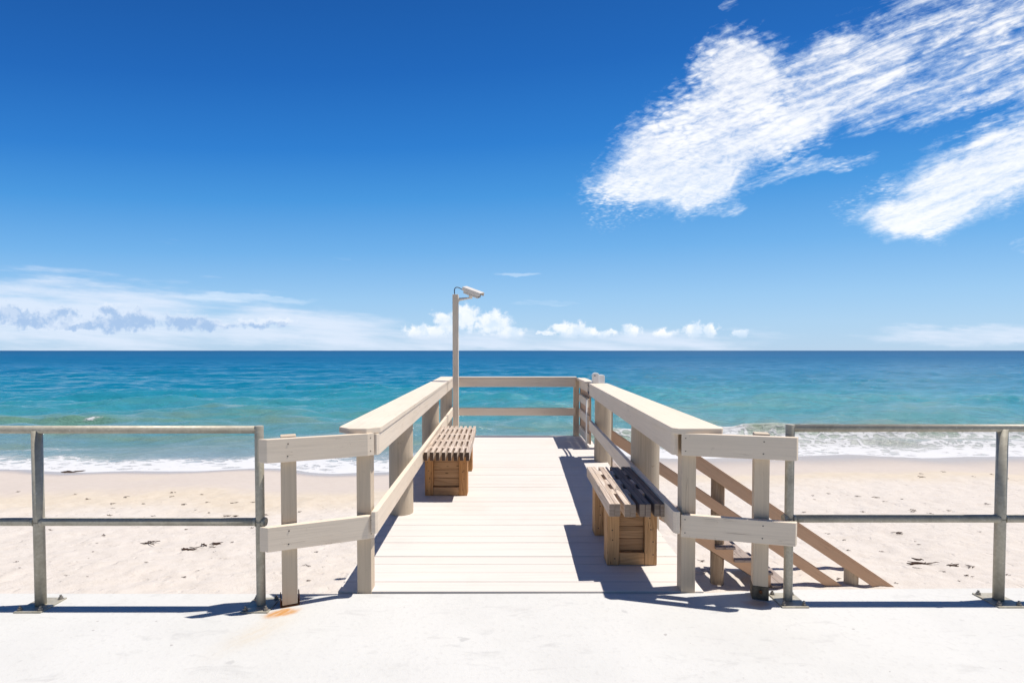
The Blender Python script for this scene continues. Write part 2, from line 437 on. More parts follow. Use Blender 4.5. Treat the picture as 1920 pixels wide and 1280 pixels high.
def green_a(x,y):
    g=0
    for (yc,h,wf,wb,x0,x1,so,sd) in CR[:4]:
        c=yc+.8*(fbm(x*.12,x*0+sd,3,sd)-.5)*2
        d=y-c; env=sst(x0-so,x0+so,x)*(1-sst(x1-so,x1+so,x))
        g=np.maximum(g,env*np.exp(-((d+.15)/(1.1*(wf+.35)))**2)*min(1,h*2.2))
    return g
def mk_sea():
    m,n,b=material('sea'); P=posc(n); px,py,pz=n.sep(P)
    gr=n.node('ShaderNodeAttribute',attribute_name='green').outputs['Fac']
    fo=n.node('ShaderNodeAttribute',attribute_name='foam').outputs['Fac']
    off=n.node('ShaderNodeAttribute',attribute_name='off').outputs['Fac']
    # distance out to sea on a 1/y scale: 0 at the horizon
    big=n.noise(n.map(P,sc=(.012,.03,1)),1.,3,.6); mid=n.noise(n.map(P,sc=(.06,.22,1)),1.,4,.6)
    t=n.m('DIVIDE',17.66,n.m('MAXIMUM',py,10.))
    t=n.m('MULTIPLY',t,n.lin(big,.3,.7,.86,1.14))
    t=n.m('MULTIPLY',t,n.lin(mid,.3,.7,.93,1.07))
    c=n.ramp(t,[(0.,(.003,.070,.175)),(.035,(.004,.10,.235)),(.13,(.003,.135,.265)),(.25,(.004,.18,.285)),(.38,(.026,.24,.305)),(.50,(.065,.255,.285)),(.62,(.12,.25,.265)),(.80,(.23,.29,.31)),(1.0,(.34,.37,.39))])
    # sand churned up by the breakers
    ch=n.noise(n.map(P,sc=(.09,.35,1)),1.,3,.6)
    c=n.mix(n.m('MULTIPLY',n.ss(ch,.48,.7),n.ss(t,.34,.6,0.,.55)),c,(.19,.25,.15))
    c=n.mix(n.m('MULTIPLY',gr,.6,clamp=True),c,(.17,.27,.11))
    surf=n.m('MULTIPLY',n.ss(px,2.,8.),n.ss(off,9.,3.))
    c=n.mix(n.m('MULTIPLY',surf,n.ss(ch,.35,.65,.35,.85)),c,(.30,.315,.27))
    c=n.mix(n.ss(off,.0,2.2,.6,0.),c,(.46,.42,.38))
    lace=n.vor(n.vm('ADD',n.map(P,sc=(1,1.7,1)),n.vm('SCALE',n.noise(P,2.3,4,.6,out=1),.7)),1.5,'DISTANCE_TO_EDGE')
    lc=n.m('SUBTRACT',1.,n.ss(lace,.0,.28))
    fn=n.m('ADD',n.m('MULTIPLY',n.noise(n.map(P,sc=(1,1.6,1)),3.2,6,.72),.75),n.m('MULTIPLY',lc,.32))
    k=n.ss(n.m('ADD',fo,fn),.88,1.2)
    soft=n.ss(n.m('ADD',fo,n.m('MULTIPLY',fn,.7)),.45,1.1,0.,.6)
    k=n.m('MAXIMUM',k,soft)
    wc=n.ss(n.noise(n.map(P,sc=(.5,1.3,1)),.9,6,.7),.735,.76)
    wc=n.m('MULTIPLY',wc,n.m('MULTIPLY',n.ss(py,30.,40.),.5))
    k=n.m('MAXIMUM',k,wc)
    c=n.mix(n.m('MULTIPLY',k,.9),c,(.64,.64,.655))
    n.put(b.inputs['Base Color'],c)
    n.put(b.inputs['Roughness'],n.m('MAXIMUM',n.lin(k,0.,1.,0.,.8),n.ss(py,25.,300.,.13,.5))); b.inputs['IOR'].default_value=1.33
    n.put(b.inputs['Specular IOR Level'],n.m('MULTIPLY',n.lin(k,0.,1.,.5,.1),n.ss(py,40.,400.,1.,.45)))
    h1=n.noise(n.map(P,sc=(.5,1.,1)),3.6,5,.65)
    h2=n.noise(n.map(P,sc=(.38,1.,1)),1.5,5,.68)
    h3=n.noise(n.map(P,sc=(.4,1.,1)),.2,3,.55)
    far=n.ss(py,30.,140.)
    near=n.ss(off,.2,5.,.25,1.)
    h=n.m('ADD',n.m('MULTIPLY',h1,.085),n.m('MULTIPLY',h2,.26))
    h=n.m('ADD',n.m('MULTIPLY',h,near),n.m('MULTIPLY',n.m('MULTIPLY',h3,far),.30))
    h=n.m('ADD',h,n.m('MULTIPLY',k,.05))
    n.put(b.inputs['Normal'],n.bump(h,1.)); return m
ys=[17.0]
while ys[-1]<32000:
    y=ys[-1]; ys.append(y+max(.075,(y-14)*.0075) if y<400 else y*1.12)
ys=np.array(ys)
sea=grid('sea_water',lambda y:fan(y,1.22,2.0,640)+np.linspace(-3,3,640),ys,sea_z,mk_sea(),
   {'foam':foam_a,'green':green_a,'off':lambda x,y:np.clip(y-shore(x),-5,50)})
tag(sea,'turquoise to deep blue sea reaching the horizon','sea',kind='structure')

# ------------------------------------------------------------------ pier
def XL(y): return -.846-.026*(y-3.33)      # inner face of the left rails
def XR(y): return 1.055+.028*(y-3.33)      # inner face of the right rails
Y0=3.402; YE=9.76
pier=thing('pier_deck',(.08,6.5,0),'cream painted timber pier deck of crosswise planks reaching toward the sea','pier')
mb=MB(); y=Y0; p=.146; i=0
while y+p<=YE+.05:
    e=.0022+.003*random.random(); dz=random.uniform(-.0012,.0012)
    a,b_=y+e/2,y+p-e/2
    l0,l1=XL(a)-.273+random.uniform(-.004,.004),0
    r0=XR(a)+.215+random.uniform(-.004,.004)
    mb.hexa([(l0,a,-.034+dz),(l0,a,dz),(l0,b_,dz),(l0,b_,-.034+dz),(r0,a,-.034+dz),(r0,a,dz),(r0,b_,dz),(r0,b_,-.034+dz)])
    y+=p
YE=y
deck=mb.build('decking',M_deck,pier,.003)
mb=MB(); mb.box(XL(YE)-.27,XR(YE)+.21,YE+.004,YE+.042,-.24,-.002); mb.build('fascia_board',M_rail,pier)
for f,dx in ((XL,-.262),(XR,.205)):
    mb=MB(); mb.board((f(3.5)+dx,3.5,-.14),(f(YE)+dx,YE-.01,-.14),.2,.04); mb.build('edge_joist',M_stair,pier)
mb=MB(); mb.board((.06,3.5,-.14),(.06,YE-.02,-.14),.2,.05); mb.build('edge_joist',M_stair,pier)
def pile(x,y,r,top):
    mb=MB(); zs=[-4.2,-2,-.6,.1,.45,.8,top]
    mb.tube([(x+random.uniform(-.004,.004),y,z) for z in zs],[r*1.03,r*1.02,r*1.01,r,r*.995,r*.99,r*.985],28)
    return mb.build('pile',M_pile,pier,.006)
pile(XL(5.08)-.158,5.08,.115,1.05); pile(XL(7.46)-.165,7.46,.123,1.05); pile(XL(9.66)-.15,9.66,.11,1.05)
pile(XR(4.92)+.175,4.92,.132,1.05); pile(XR(7.47)+.158,7.47,.118,1.05)

def screws(pts,parent,n=(0,-1,0),r=.0042):
    for p in pts:
        mb=MB(); p=Vector(p); nn=Vector(n).normalized()
        mb.tube([p-nn*.003,p+nn*.0012],r,8,True,False); mb.build('screw_head',M_screw,parent,0)

CAPT=1.09; CAPB=1.052
# ---- left railing
def shear(mb):
    mb.v=[(x,y,z+(.0035*(y-3.362) if z>.8 else 0)) for x,y,z in mb.v]
def railing(side):
    left=side<0
    f=XL if left else XR
    lab='left-hand cream timber railing with sunlit inner face, splayed wing and flat cap' if left else 'right-hand cream timber railing with shaded inner face, splayed wing and flat cap'
    t=thing('wooden_railing',(f(3.4)+side*.1,3.45,0),lab,'railing','cream timber railings of the pier')
    yfar=YE-.06 if left else 7.78
    # cap with clipped near corners
    yn=3.362
    inn=lambda y:f(y)-side*.006
    out=lambda y:f(y)+side*((.268-.004*(y-3.36)) if left else (.325-.0125*(y-3.36)))
    poly=[(inn(yn)+side*.0,yn+.07),(inn(yn)+side*.075,yn),(out(yn)-side*.085,yn),(out(yn),yn+.075),(out(yfar),yfar),(inn(yfar),yfar)]
    if not left: poly=[(inn(yn),yn+.03),(inn(yn)+side*.03,yn),(out(yn)-side*.02,yn),(out(yn),yn+.03),(out(yfar),yfar),(inn(yfar),yfar)]
    mb=MB(); mb.prism(poly,CAPB-.018,CAPT-.018,(0,1)); shear(mb); mb.build('cap_rail',M_rail,t,.004)
    def rail(z0,z1,ya,yb,nm):
        mb=MB(); a=f(ya); b=f(yb)
        mb.prism([(a+side*.012,ya),(a,ya+.02),(b,yb),(b+side*.038,yb),(a+side*.038,ya+.0)],z0,z1,(0,1)); shear(mb); mb.build(nm,M_rail,t)
    rail(.893,CAPB-.020,3.40,yfar-.02,'upper_rail')
    rail(.398,.540,3.345,yfar-.02,'lower_rail')
    # inner square post at the slab edge
    if left: x0,x1=-.992,-.900
    else: x0,x1=1.120,1.212
    mb=MB(); mb.box(x0,x1,3.398,3.487,-.02,CAPB-.020,'z'); mb.build('post',M_post,t)
    # outer post, turned with the wing
    if left:
        A=Vector((-1.394,3.195)); u=Vector((.914,.406))
    else:
        A=Vector((1.548,3.312)); u=Vector((.955,-.296))
    v=Vector((-u.y,u.x)); w=.089
    sq=[A,A+u*w,A+u*w+v*w,A+v*w]
    zb=SLAB+.012
    mb=MB(); b=len(mb.v)
    P4=[(q.x,q.y,zb) for q in sq]+[(q.x,q.y,1.047) for q in sq]
    mb.hexa(P4); mb.build('post',M_post,t)
    # steel boot
    mb=MB(); e=.004
    sq2=[A-u*e-v*e,A+u*(w+e)-v*e,A+u*(w+e)+v*(w+e),A-u*e+v*(w+e)]
    if left:
        mb.hexa([(q.x,q.y,SLAB) for q in sq2]+[(q.x,q.y,SLAB+.010) for q in sq2])
        for k0,k1 in ((A-u*(e+.004)-v*.0,A-u*(e+.004)+v*w),(A+u*(w+e+.004),A+u*(w+e+.004)+v*w)):
            mb.board((k0.x,k0.y,SLAB+.032),(k1.x,k1.y,SLAB+.032),.062,.006)
        mb.build('post_boot',M_rust,t,.002)
    else:
        mb.hexa([(q.x,q.y,SLAB) for q in sq2]+[(q.x,q.y,SLAB+.088) for q in sq2])
        bt=mb.build('post_boot',M_rustdark,t,.004)
        c=A+u*w*.5-v*e
        mb=MB(); mb.tube([(c.x,c.y+.002,SLAB+.055),(c.x+v.x*-.012,c.y-v.y*.012,SLAB+.055)],.011,6,True,False); mb.build('bolt',M_rust,bt,0)
    # wing boards, bevelled where they meet the pier
    if left: F0,F1,C1=Vector((-1.446,3.124)),Vector((-.905,3.352)),Vector((-.872,3.384))
    else: F0,F1,C1=Vector((1.752,3.196)),Vector((1.150,3.352)),Vector((1.103,3.366))
    d=(F1-F0).normalized(); nb=Vector((-d.y,d.x)) if left else Vector((d.y,-d.x))
    if nb.y<0: nb=-nb
    B0=F0+nb*.038; C2=F1+nb*.038
    B0=B0-d*(.046 if left else .018)
    poly=[F0,F1,C1,C2+d*.0,B0]
    for z0,z1 in ((.897,1.040),(.362,.510)):
        if not left and z0<.5: z0,z1=.37,.516
        mb=MB(); mb.prism([tuple(q) for q in poly],z0,z1,tuple(d)); mb.build('wing_rail',M_rail,t)
        pm=A+u*.04; s_=(pm-F0).dot(d)
        q=F0+d*s_
        L=[(q.x,q.y,z0+.035),(q.x+.003,q.y,z1-.033)]
        screws(L,t,(-nb.x,-nb.y,0))
        qq=F1+(C1-F1)*.45; n2=Vector((-(C1-F1).y,(C1-F1).x)); n2=n2 if n2.y<0 else -n2
        screws([(qq.x,qq.y,z0+.03),(qq.x,qq.y,z1-.03)],t,(n2.x,n2.y,0),.0036)
    return t
Lr=railing(-1); Rr=railing(1)
# ---- end railing
t=thing('wooden_railing',(.1,YE-.05,0),'timber end railing across the seaward end of the pier deck','railing','cream timber railings of the pier')
xa,xb=XL(YE)-.20,XR(YE)+.035
mb=MB(); mb.box(XL(YE)+.002,XR(YE)-.004,YE-.115,YE+.07,CAPB,CAPT-.001); mb.build('cap_rail',M_rail,t)
mb=MB(); mb.box(xa,xb-.06,YE-.098,YE-.060,.908,CAPB-.003); mb.build('upper_rail',M_rail,t)
mb=MB(); mb.box(xa,xb-.06,YE-.098,YE-.060,.385,.525); mb.build('lower_rail',M_rail,t)
mb=MB(); mb.box(XR(YE)-.055,XR(YE)+.045,YE-.055,YE+.035,-.2,CAPB-.003,'z'); mb.build('post',M_post,t)

# ---- gate to the stairs
g0,g1=8.47,YE-.10
t=thing('gate_panel',(1.30,9.1,0),'low slatted timber panel past the stair opening at the seaward end of the right side','panel')
def gx(y): return 1.275+.008*(y-8.47)
for z0,z1 in ((.90,1.035),(.655,.79),(.375,.515),(.07,.215)):
    mb=MB(); mb.board((gx(g0),g0,(z0+z1)/2),(gx(g1),g1,(z0+z1)/2),z1-z0,.036); mb.build('slat',M_rail,t)
for k in range(9):
    ya=g0+.04+k*.138
    mb=MB(); mb.box(gx(ya)+.022,gx(ya)+.05,ya,ya+.125,.05,1.03,'z'); mb.build('back_board',M_stair,t)
mb=MB(); mb.board((gx(g0)+.02,g0-.01,1.055),(gx(g1)+.02,g1,1.055),.036,.15); mb.build('cap_rail',M_rail,t)
mb=MB(); mb.tube([(gx(g0)-.035,g0-.03,.002),(gx(g0)-.035,g0-.03,.80)],.012,10); mb.build('drop_bolt',M_white,t,0)
mb=MB(); mb.tube([(gx(g0)-.032,g0-.05,.80),(gx(g0)-.03,g1-.2,.80)],.010,10); mb.build('latch_bar',M_galv,t,0)
for z_,sg in ((1.02,.03),(.90,.04)):
    pts=[(XR(7.78)+.10+(gx(g0)-XR(7.78)-.10)*q,7.77+(g0-7.77)*q,z_-sg*4*q*(1-q)) for q in [i/10 for i in range(11)]]
    mb=MB(); mb.tube(pts,.016,8); mb.build('safety_rope',M_cable,t,0)
# white two-lobed housing on the cap
t=thing('fixture_housing',(XR(7.8)+.09,7.80,CAPT),'small white plastic two-lobed housing standing on the right railing cap near the gate','housing')
def blob(x0,x1,y0,y1,z0,z1):
    mb=MB(); cx=(x0+x1)/2; pts=[]
    k=6; poly=[(x0,z0),(x1,z0)]
    b=len(mb.v); prof=[(x0,z0),(x1,z0),(x1,z1-.03)]+[(cx+(x1-cx)*math.cos(a),z1-.03+.03*math.sin(a)) for a in [R(q) for q in (25,55,90,125,155)]]+[(x0,z1-.03)]
    m=len(prof)
    for yy in (y0,y1):
        for q in prof: mb.v.append((q[0],yy,q[1]))
    for i in range(m):
        j=(i+1)%m; mb.face([i,j,m+j,m+i],[(0,0)]*4)
    mb.face(list(range(m)),[(0,0)]*m); mb.face([m+i for i in range(m)][::-1],[(0,0)]*m)
    return mb
X=XR(7.8)
blob(X+.045,X+.145,7.76,7.83,CAPT,CAPT+.155).build('front_lobe',M_white,t,.008)
blob(X+.135,X+.235,7.79,7.86,CAPT,CAPT+.125).build('rear_lobe',M_white,t,.008)
mb=MB(); mb.box(X+.035,X+.22,7.76,7.87,CAPT,CAPT+.012); mb.build('base_plate',M_white,t,.002)
mb=MB(); mb.tube([(X+.08,7.762,CAPT+.11),(X+.08,7.755,CAPT+.11)],.009,10,True,False); mb.build('screw_head',M_screw,t,0)

# ------------------------------------------------------------------ stairs down to the sand
NX=1.36; slope=.68; run=.28; rise=run*slope
t=thing('staircase',(2.9,8.1,-1.95),'tan painted timber stairs with sloping handrails descending from the pier to the sand','stairs')
yn,yf=7.74,8.42
nose=lambda x:-(x-NX)*slope
xe=NX+1.97/slope
for yy in (yn,yf):
    top=[]; x=NX+.005; k=1
    while x<xe:
        z=-k*rise-.032
        top+=[(x,z),(x+run,z)]; x+=run; k+=1
    low=[(top[-1][0],top[-1][1]-.17),(NX+.005,nose(NX+.005)-.395)]
    poly=top+low
    mb=MB(); m=len(poly); mb.v=[(a_,yy,b_) for a_,b_ in poly]+[(a_,yy+.04,b_) for a_,b_ in poly]
    for i in range(m):
        j=(i+1)%m; L=math.hypot(poly[i][0]-poly[j][0],poly[i][1]-poly[j][1])
        mb.face([i,j,m+j,m+i],[(0,0),(L,0),(L,.045),(0,.045)])
    uv=[(a_*.83-b_*.55,a_*.55+b_*.83) for a_,b_ in poly]
    mb.face(list(range(m)),uv); mb.face([m+i for i in range(m)][::-1],uv[::-1])
    mb.build('stringer',M_stair,t,.003)
    hz=lambda x:-.69-.672*(x-3.866)
    for nm,dz,h in (('handrail',-.046,.14),('mid_rail',-.50,.145)):
        mb=MB(); xa=NX+.06; xb=5.85
        ch=h/2*math.hypot(1,.672)
        a_=Vector((xa,yy-.022,hz(xa)+dz-ch)); b_=Vector((xb,yy-.022,hz(xb)+dz-ch))
        mb.board(a_,b_,h,.036); mb.build(nm,M_stair,t)
    mb=MB(); a_=Vector((NX+.04,yy+.022,hz(NX+.04)-.023)); b_=Vector((5.87,yy+.022,hz(5.87)-.023))
    mb.board(a_,b_,.036,.135); mb.build('handrail_cap',M_stair,t)
    mb=MB(); mb.box(NX+.075,NX+.165,yy-.002,yy+.088,-.55,hz(NX+.12)-.10,'z'); mb.build('newel_post',M_pile,t,.004)
    xm=5.14
    if yy==yn: mb=MB(); mb.tube([(xm,yy+.10,-3.2),(xm,yy+.10,hz(xm)-.09)],.095,20); mb.build('support_post',M_pile,t,.006)
xm=3.14
mb=MB(); mb.tube([(xm,yn+.145,-3.2),(xm,yn+.145,hz(xm)-.10)],.098,22); mb.build('support_post',M_dark,t,.006)
k=1
while NX+k*run<xe+.05:
    z=-k*rise; xn=NX+k*run+.015
    for q in range(2):
        mb=MB(); mb.box(xn-.288+q*.147,xn-.145+q*.147,yn-.045,yf+.10,z-.030,z+.006,'y'); mb.build('tread',M_tread,t)
    k+=1

# ------------------------------------------------------------------ galvanised pipe railings
def pipe_rail(Yr,xs_posts,xend,xfar,label):
    t=thing('pipe_railing',(xs_posts[0],Yr,SLAB),label,'railing','grey pipe railings along the walkway edge')
    r=.0242; rp=.029; zt,zm=1.086,.516
    sgn=1 if xfar>xend else -1
    mb=MB(); n=24
    mb.tube([(xend+sgn*.002,Yr,zt),(xfar,Yr,zt)],r,n); mb.build('top_rail',M_galv,t,0)
    mb=MB(); mb.tube([(xend,Yr,zm),(xfar,Yr,zm)],r,n); mb.build('mid_rail',M_galv,t,0)
    for k,x in enumerate(xs_posts):
        mb=MB()
        top=zt-.004 if k else zt+r*.98
        mb.tube([(x,Yr,SLAB+.008),(x,Yr,top)],rp if k else .0262,n); mb.build('post',M_galv,t,.003 if k==0 else 0)
        mb=MB(); mb.tube([(x,Yr,zm-.004),(x,Yr,zm+.004)],[rp*1.0,rp*1.0],n)
        for z_ in (zm,):
            for s2 in (-1,1):
                mb.tube([(x+s2*rp*.6,Yr,z_),(x+s2*(rp+.008),Yr,z_)],[r*1.28,r*1.02],18)
        mb.build('weld_bead',M_galv,t,0)
        mb=MB(); mb.box(x-.083,x+.083,Yr-.095,Yr+.095,SLAB,SLAB+.009); pl=mb.build('base_plate',M_galv,t,.002)
        for dx in (-.062,.062):
            for dy in (-.072,.072):
                mb=MB(); c=(x+dx,Yr+dy); z_=SLAB+.009
                mb.tube([(*c,z_),(*c,z_+.002)],.016,14,True,False)
                mb.tube([(*c,z_+.002),(*c,z_+.014)],.0125,6,True,False)
                mb.tube([(*c,z_+.014),(*c,z_+.026)],.0062,10,True,False)
                mb.build('anchor_bolt',M_bolt,pl,0)
    return t
pipe_rail(3.222,[-1.536,-2.90,-4.30],-1.536,-6.2,'left-hand grey galvanised pipe railing bolted to the concrete walkway')
pipe_rail(3.285,[1.757,3.085,4.42],1.757,6.4,'right-hand grey galvanised pipe railing bolted to the concrete walkway')

# ------------------------------------------------------------------ benches
def bench(label,x0,x1,y0,y1,slats,skew,legs,zt,legx,gapblocks,slat_mat,end_mat):
    """x0..x1 at the near end; skew = dx/dy"""
    t=thing('bench',((x0+x1)/2,(y0+y1)/2,0),label,'bench','timber slat benches on the pier')
    h=.089
    X=lambda x,y:x+skew*(y-y0)
    for xs in slats:
        j=random.uniform(-.006,.006)
        mb=MB(); mb.hexa([(X(xs,y0)-.019,y0+j,zt-h),(X(xs,y0)+.019,y0+j,zt-h),(X(xs,y0)+.019,y0+j,zt),(X(xs,y0)-.019,y0+j,zt),
                          (X(xs,y1)-.019,y1+j,zt-h),(X(xs,y1)+.019,y1+j,zt-h),(X(xs,y1)+.019,y1+j,zt),(X(xs,y1)-.019,y1+j,zt)])
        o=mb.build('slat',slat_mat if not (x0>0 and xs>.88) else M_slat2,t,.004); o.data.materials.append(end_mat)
        for pl in o.data.polygons:
            if abs(pl.normal.y)>.9: pl.material_index=1
    ss=sorted(slats)
    for a,b in zip(ss,ss[1:]):
        if b-a<.05: continue
        for (ga,gb) in gapblocks:
            mb=MB(); mb.hexa([(X(a,ga)+.018,ga,zt-h),(X(b,ga)-.018,ga,zt-h),(X(b,ga)-.018,ga,zt-.004),(X(a,ga)+.018,ga,zt-.004),
                     (X(a,gb)+.018,gb,zt-h),(X(b,gb)-.018,gb,zt-h),(X(b,gb)-.018,gb,zt-.004),(X(a,gb)+.018,gb,zt-.004)])
            mb.build('spacer_block',slat_mat,t,.003)
    lx0,lx1=legx
    for ya,dep in legs:
        a,b=X(lx0,ya),X(lx1,ya); zl=zt-h-.001; w=.089
        st=[]
        for s0 in (a,b-w):
            lg=MB(); lg.box(s0,s0+w,ya,ya+dep,.002,zl,'z'); st.append(lg.build('stile',M_leg2 if x0<0 else M_leg,t,.003))
        L=t
        pn=MB(); zz=.098; hts=[.089,.089,.089,.089]
        while zz<zl-.01:
            z2=min(zz+.089,zl-.001); pn=MB(); pn.box(a+w+.001,b-w-.001,ya+.034,ya+dep-.03,zz+.0015,z2-.0015,'x'); pn.build('panel_board',M_panel,L,.003); zz=z2
        pn=MB(); pn.box(a+w+.001,b-w-.001,ya+.003,ya+.085,.004,.092,'x'); pn.build('bottom_rail',M_panel if x0<0 else M_leg,L,.003)
        for s0,st_ in ((a+.04,st[0]),(b-w+.05,st[1])):
            for z_ in (.07,.17,.27,.36):
                if z_<zl: screws([(s0+random.uniform(-.018,.018),ya,z_+random.uniform(-.02,.02))],st_,(0,-1,0),.005)
    return t
sl8=[-.891+.019+i*.0624 for i in range(8)]
bench('long timber bench of eight spaced slats on block legs beside the left railing',-.891,-.416,5.45,7.36,sl8,-.026,[(5.66,.17),(6.82,.17)],.514,(-.915+.008,-.459+.008),[(5.72,5.82),(6.15,6.25),(6.62,6.72),(7.1,7.2)],M_slat,M_end)
pr=[]
for k in range(4):
    c=.685+k*.1035; pr+=[c+.019,c+.058]
bench('short timber bench with four paired slats on block legs beside the right railing',.685,1.073,3.58,4.74,pr,.014,[(3.815,.13),(4.43,.13)],.521,(.712,1.076),[(3.86,3.99),(4.14,4.29),(4.46,4.60)],M_slat,raw_wood('grey_end_grain',(.42,.34,.28),(.20,.15,.12),knots=False))

# ------------------------------------------------------------------ camera pole and camera
px_,py_=-.849,8.30
t=thing('camera_pole',(px_,py_,0),'tall square cream timber pole standing on the deck by the left railing','pole')
mb=MB(); mb.box(px_-.0445,px_+.0445,py_,py_+.089,.001,2.452,'z'); mb.build('shaft',M_rail,t,.004)
mb=MB(); mb.box(px_-.06,px_+.06,py_-.012,py_+.10,.0,.012,'x'); mb.build('foot_plate',M_galv,t,.002)
hd=Vector((.80,-.46,-.34)).normalized()
c=Vector((px_+.262,py_+.02,2.462))
t=thing('security_camera',(px_+.08,py_+.03,2.36),'white bullet security camera under a sunshield on a bracket at the pole top','camera')
sd=hd.cross(Vector((0,-.26,1))).normalized(); up=sd.cross(hd).normalized()
mb=MB(); mb.board(c-hd*.145,c+hd*.145,.058,.082,up); hb=mb.build('housing',M_cam,t,.012)
mb=MB(); mb.board(c+hd*.1455,c+hd*.149,.040,.06,up); mb.build('window',M_glass,hb,.001)
mb=MB(); o_=up*.058; mb.board(c+o_-hd*.165,c+o_+hd*.185,.05,.105,up)
# sunshield: top sheet and two skirts
mb=MB(); tp=up*.068
mb.board(c+tp-hd*.165,c+tp+hd*.19,.008,.108,up)
for s2 in (-1,1):
    q=sd*s2*.052+up*.040; mb.board(c+q-hd*.165,c+q+hd*.19,.056,.005,up)
mb.board(c+up*.04-hd*.163,c+up*.04-hd*.158,.05,.10,up)
mb.build('sunshield',M_cam,t,.002)
mb=MB(); mb.board(c-up*.018+sd*.043-hd*.14,c-up*.018+sd*.043+hd*.15,.020,.008,up); mb.build('trim_strip',M_cam,hb,.002)
w0=Vector((px_+.0445,py_+.045,2.375))
mb=MB(); mb.tube([w0,w0+Vector((.012,0,0))],.042,18,True,False); mb.build('wall_plate',M_cam,t,.002)
e_=c-up*.07-hd*.02
mb=MB(); mb.tube([w0+Vector((.01,0,0)),w0+Vector((.09,0,.012)),Vector((e_.x,e_.y,e_.z-.004))],[.026,.019,.013],14); mb.build('bracket_arm',M_cam,t,.002)
mb=MB(); mb.tube([e_-Vector((0,0,.012)),c-up*.028-hd*.015],[.028,.034],14); mb.build('swivel_block',M_cam,t,.003)
A=Vector((px_-.01,py_+.045,2.44)); B=c-hd*.147-up*.008
pts=[]
P0,P1,P2,P3=A,A+Vector((-.035,0,.16)),B-hd*.12+Vector((-.02,0,.06)),B
for k in range(17):
    u=k/16; pts.append(P0*(1-u)**3+P1*3*u*(1-u)**2+P2*3*u*u*(1-u)+P3*u**3)
mb=MB(); mb.tube(pts,.0075,8); mb.build('cable',M_cable,t,0)

# ------------------------------------------------------------------ seaweed scraps on the sand
def pix(x,y):
    """ground point of the beach seen in that direction"""
    yy=8.
    for k in range(40):
        z=float(sand_z(np.array([[ (x-955)/988*yy ]]),np.array([[yy]]))[0,0]); yy=988*(EYE-z)/(y-657)
    return ((x-955)/988*yy,yy,z)
def scrap(p,size,label,seed):
    rnd=random.Random(seed); mb=MB()
    for k in range(rnd.randint(3,6)):
        a=rnd.uniform(-.6,.6); L=size*rnd.uniform(.5,1); n=6
        o=Vector((rnd.uniform(-.45,.45)*size,rnd.uniform(-.4,.4)*size,0)); q=[]
        for i in range(n):
            s_=(i/(n-1)-.5)*L
            q.append(Vector(p)+o+Vector((s_*math.cos(a),s_*math.sin(a)+rnd.uniform(-.08,.08)*size,.01+rnd.uniform(0,.06)*size)))
        w=size*rnd.uniform(.018,.05); mb.tube(q,[w*.4,w,w*1.2,w,w*.9,w*.3],6)
    o=mb.build('seaweed_scrap',M_weed,None,0,loc=p)
    tag(o,label,'seaweed','seaweed scraps strewn over the sand')
big=[(1735,1060,.34,'largest dark tangle of seaweed on the sand right of the stairs'),(1790,1062,.20,'dark seaweed tuft between two other tufts on the right-hand sand'),(1828,1067,.14,'small dark seaweed tuft just left of the rightmost pipe post'),
     (1692,1003,.16,'thin seaweed strand on the sand below the right mid pipe, left of centre'),(1560,1004,.10,'small seaweed curl on the sand close beside the right stair handrail'),
     (131,886,.50,'single brown strand lying on smooth wet sand just below the foam'),(277,1021,.24,'seaweed strand left of a longer pair on the left-hand dry sand'),(357,1030,.30,'long flat seaweed strand on the left-hand dry sand'),(394,1026,.26,'tilted seaweed strand close to the left pipe railing end post')]
for k,(x,y,s_,l) in enumerate(big): scrap(pix(x,y),s_,l,100+k)
rr=random.Random(5); k=0
small=[]
for (xa,xb,ya,yb,nn) in ((200,500,940,972,16),(20,480,990,1090,16),(560,640,955,1100,8),(1500,1860,925,965,14),(1560,1900,985,1100,18),(1310,1345,1020,1095,5),(20,480,905,940,7),(1640,1900,870,900,6)):
    for _ in range(nn): small.append((rr.uniform(xa,xb),rr.uniform(ya,yb)))
for (x,y) in small:
    d=988*3.7/(y-657); scrap(pix(x,y),d*rr.uniform(.0045,.011),'tiny dark scrap of dried seaweed scattered on the sand',300+k); k+=1

# ------------------------------------------------------------------ light and sky
D=Vector((.41,.055,1)).normalized()
sun=bpy.data.lights.new('sun','SUN'); sun.energy=5.0; sun.angle=R(.53); sun.color=(1.,.945,.865)
so=bpy.data.objects.new('sun',sun); COL.objects.link(so); so.rotation_euler=D.to_track_quat('Z','Y').to_euler()
elev=math.asin(D.z); azim=math.atan2(D.x,D.y)

W=bpy.data.worlds.new('World'); S.world=W; W.use_nodes=True; n=N(W.node_tree); n.dims='2D'
bg=W.node_tree.nodes['Background']
sky=n.node('ShaderNodeTexSky',sky_type='NISHITA'); sky.sun_disc=False; sky.sun_elevation=elev; sky.sun_rotation=azim
sky.altitude=0; sky.air_density=1.0; sky.dust_density=.0; sky.ozone_density=1.5
STR=.09
dirv=n.node('ShaderNodeTexCoord').outputs['Generated']; dx,dy,dz=n.sep(dirv)
yc=n.m('MAXIMUM',dy,.06); u=n.m('DIVIDE',dx,yc); v=n.m('DIVIDE',dz,yc)
front=n.ss(dy,.06,.14)
P=n.comb(u,v)
zc=n.m('MAXIMUM',dz,.02); Q=n.comb(n.m('DIVIDE',dx,zc),n.m('DIVIDE',dy,zc))   # cloud-layer plane
hs=n.node('ShaderNodeHueSaturation'); hs.inputs['Saturation'].default_value=1.22; hs.inputs['Value'].default_value=1.0; n.put(hs.inputs['Color'],sky.outputs[0])
e2=n.m('DIVIDE',dz,n.m('SQRT',n.m('SUBTRACT',1.,n.m('MULTIPLY',n.m('MULTIPLY',dx,dx),.7))))
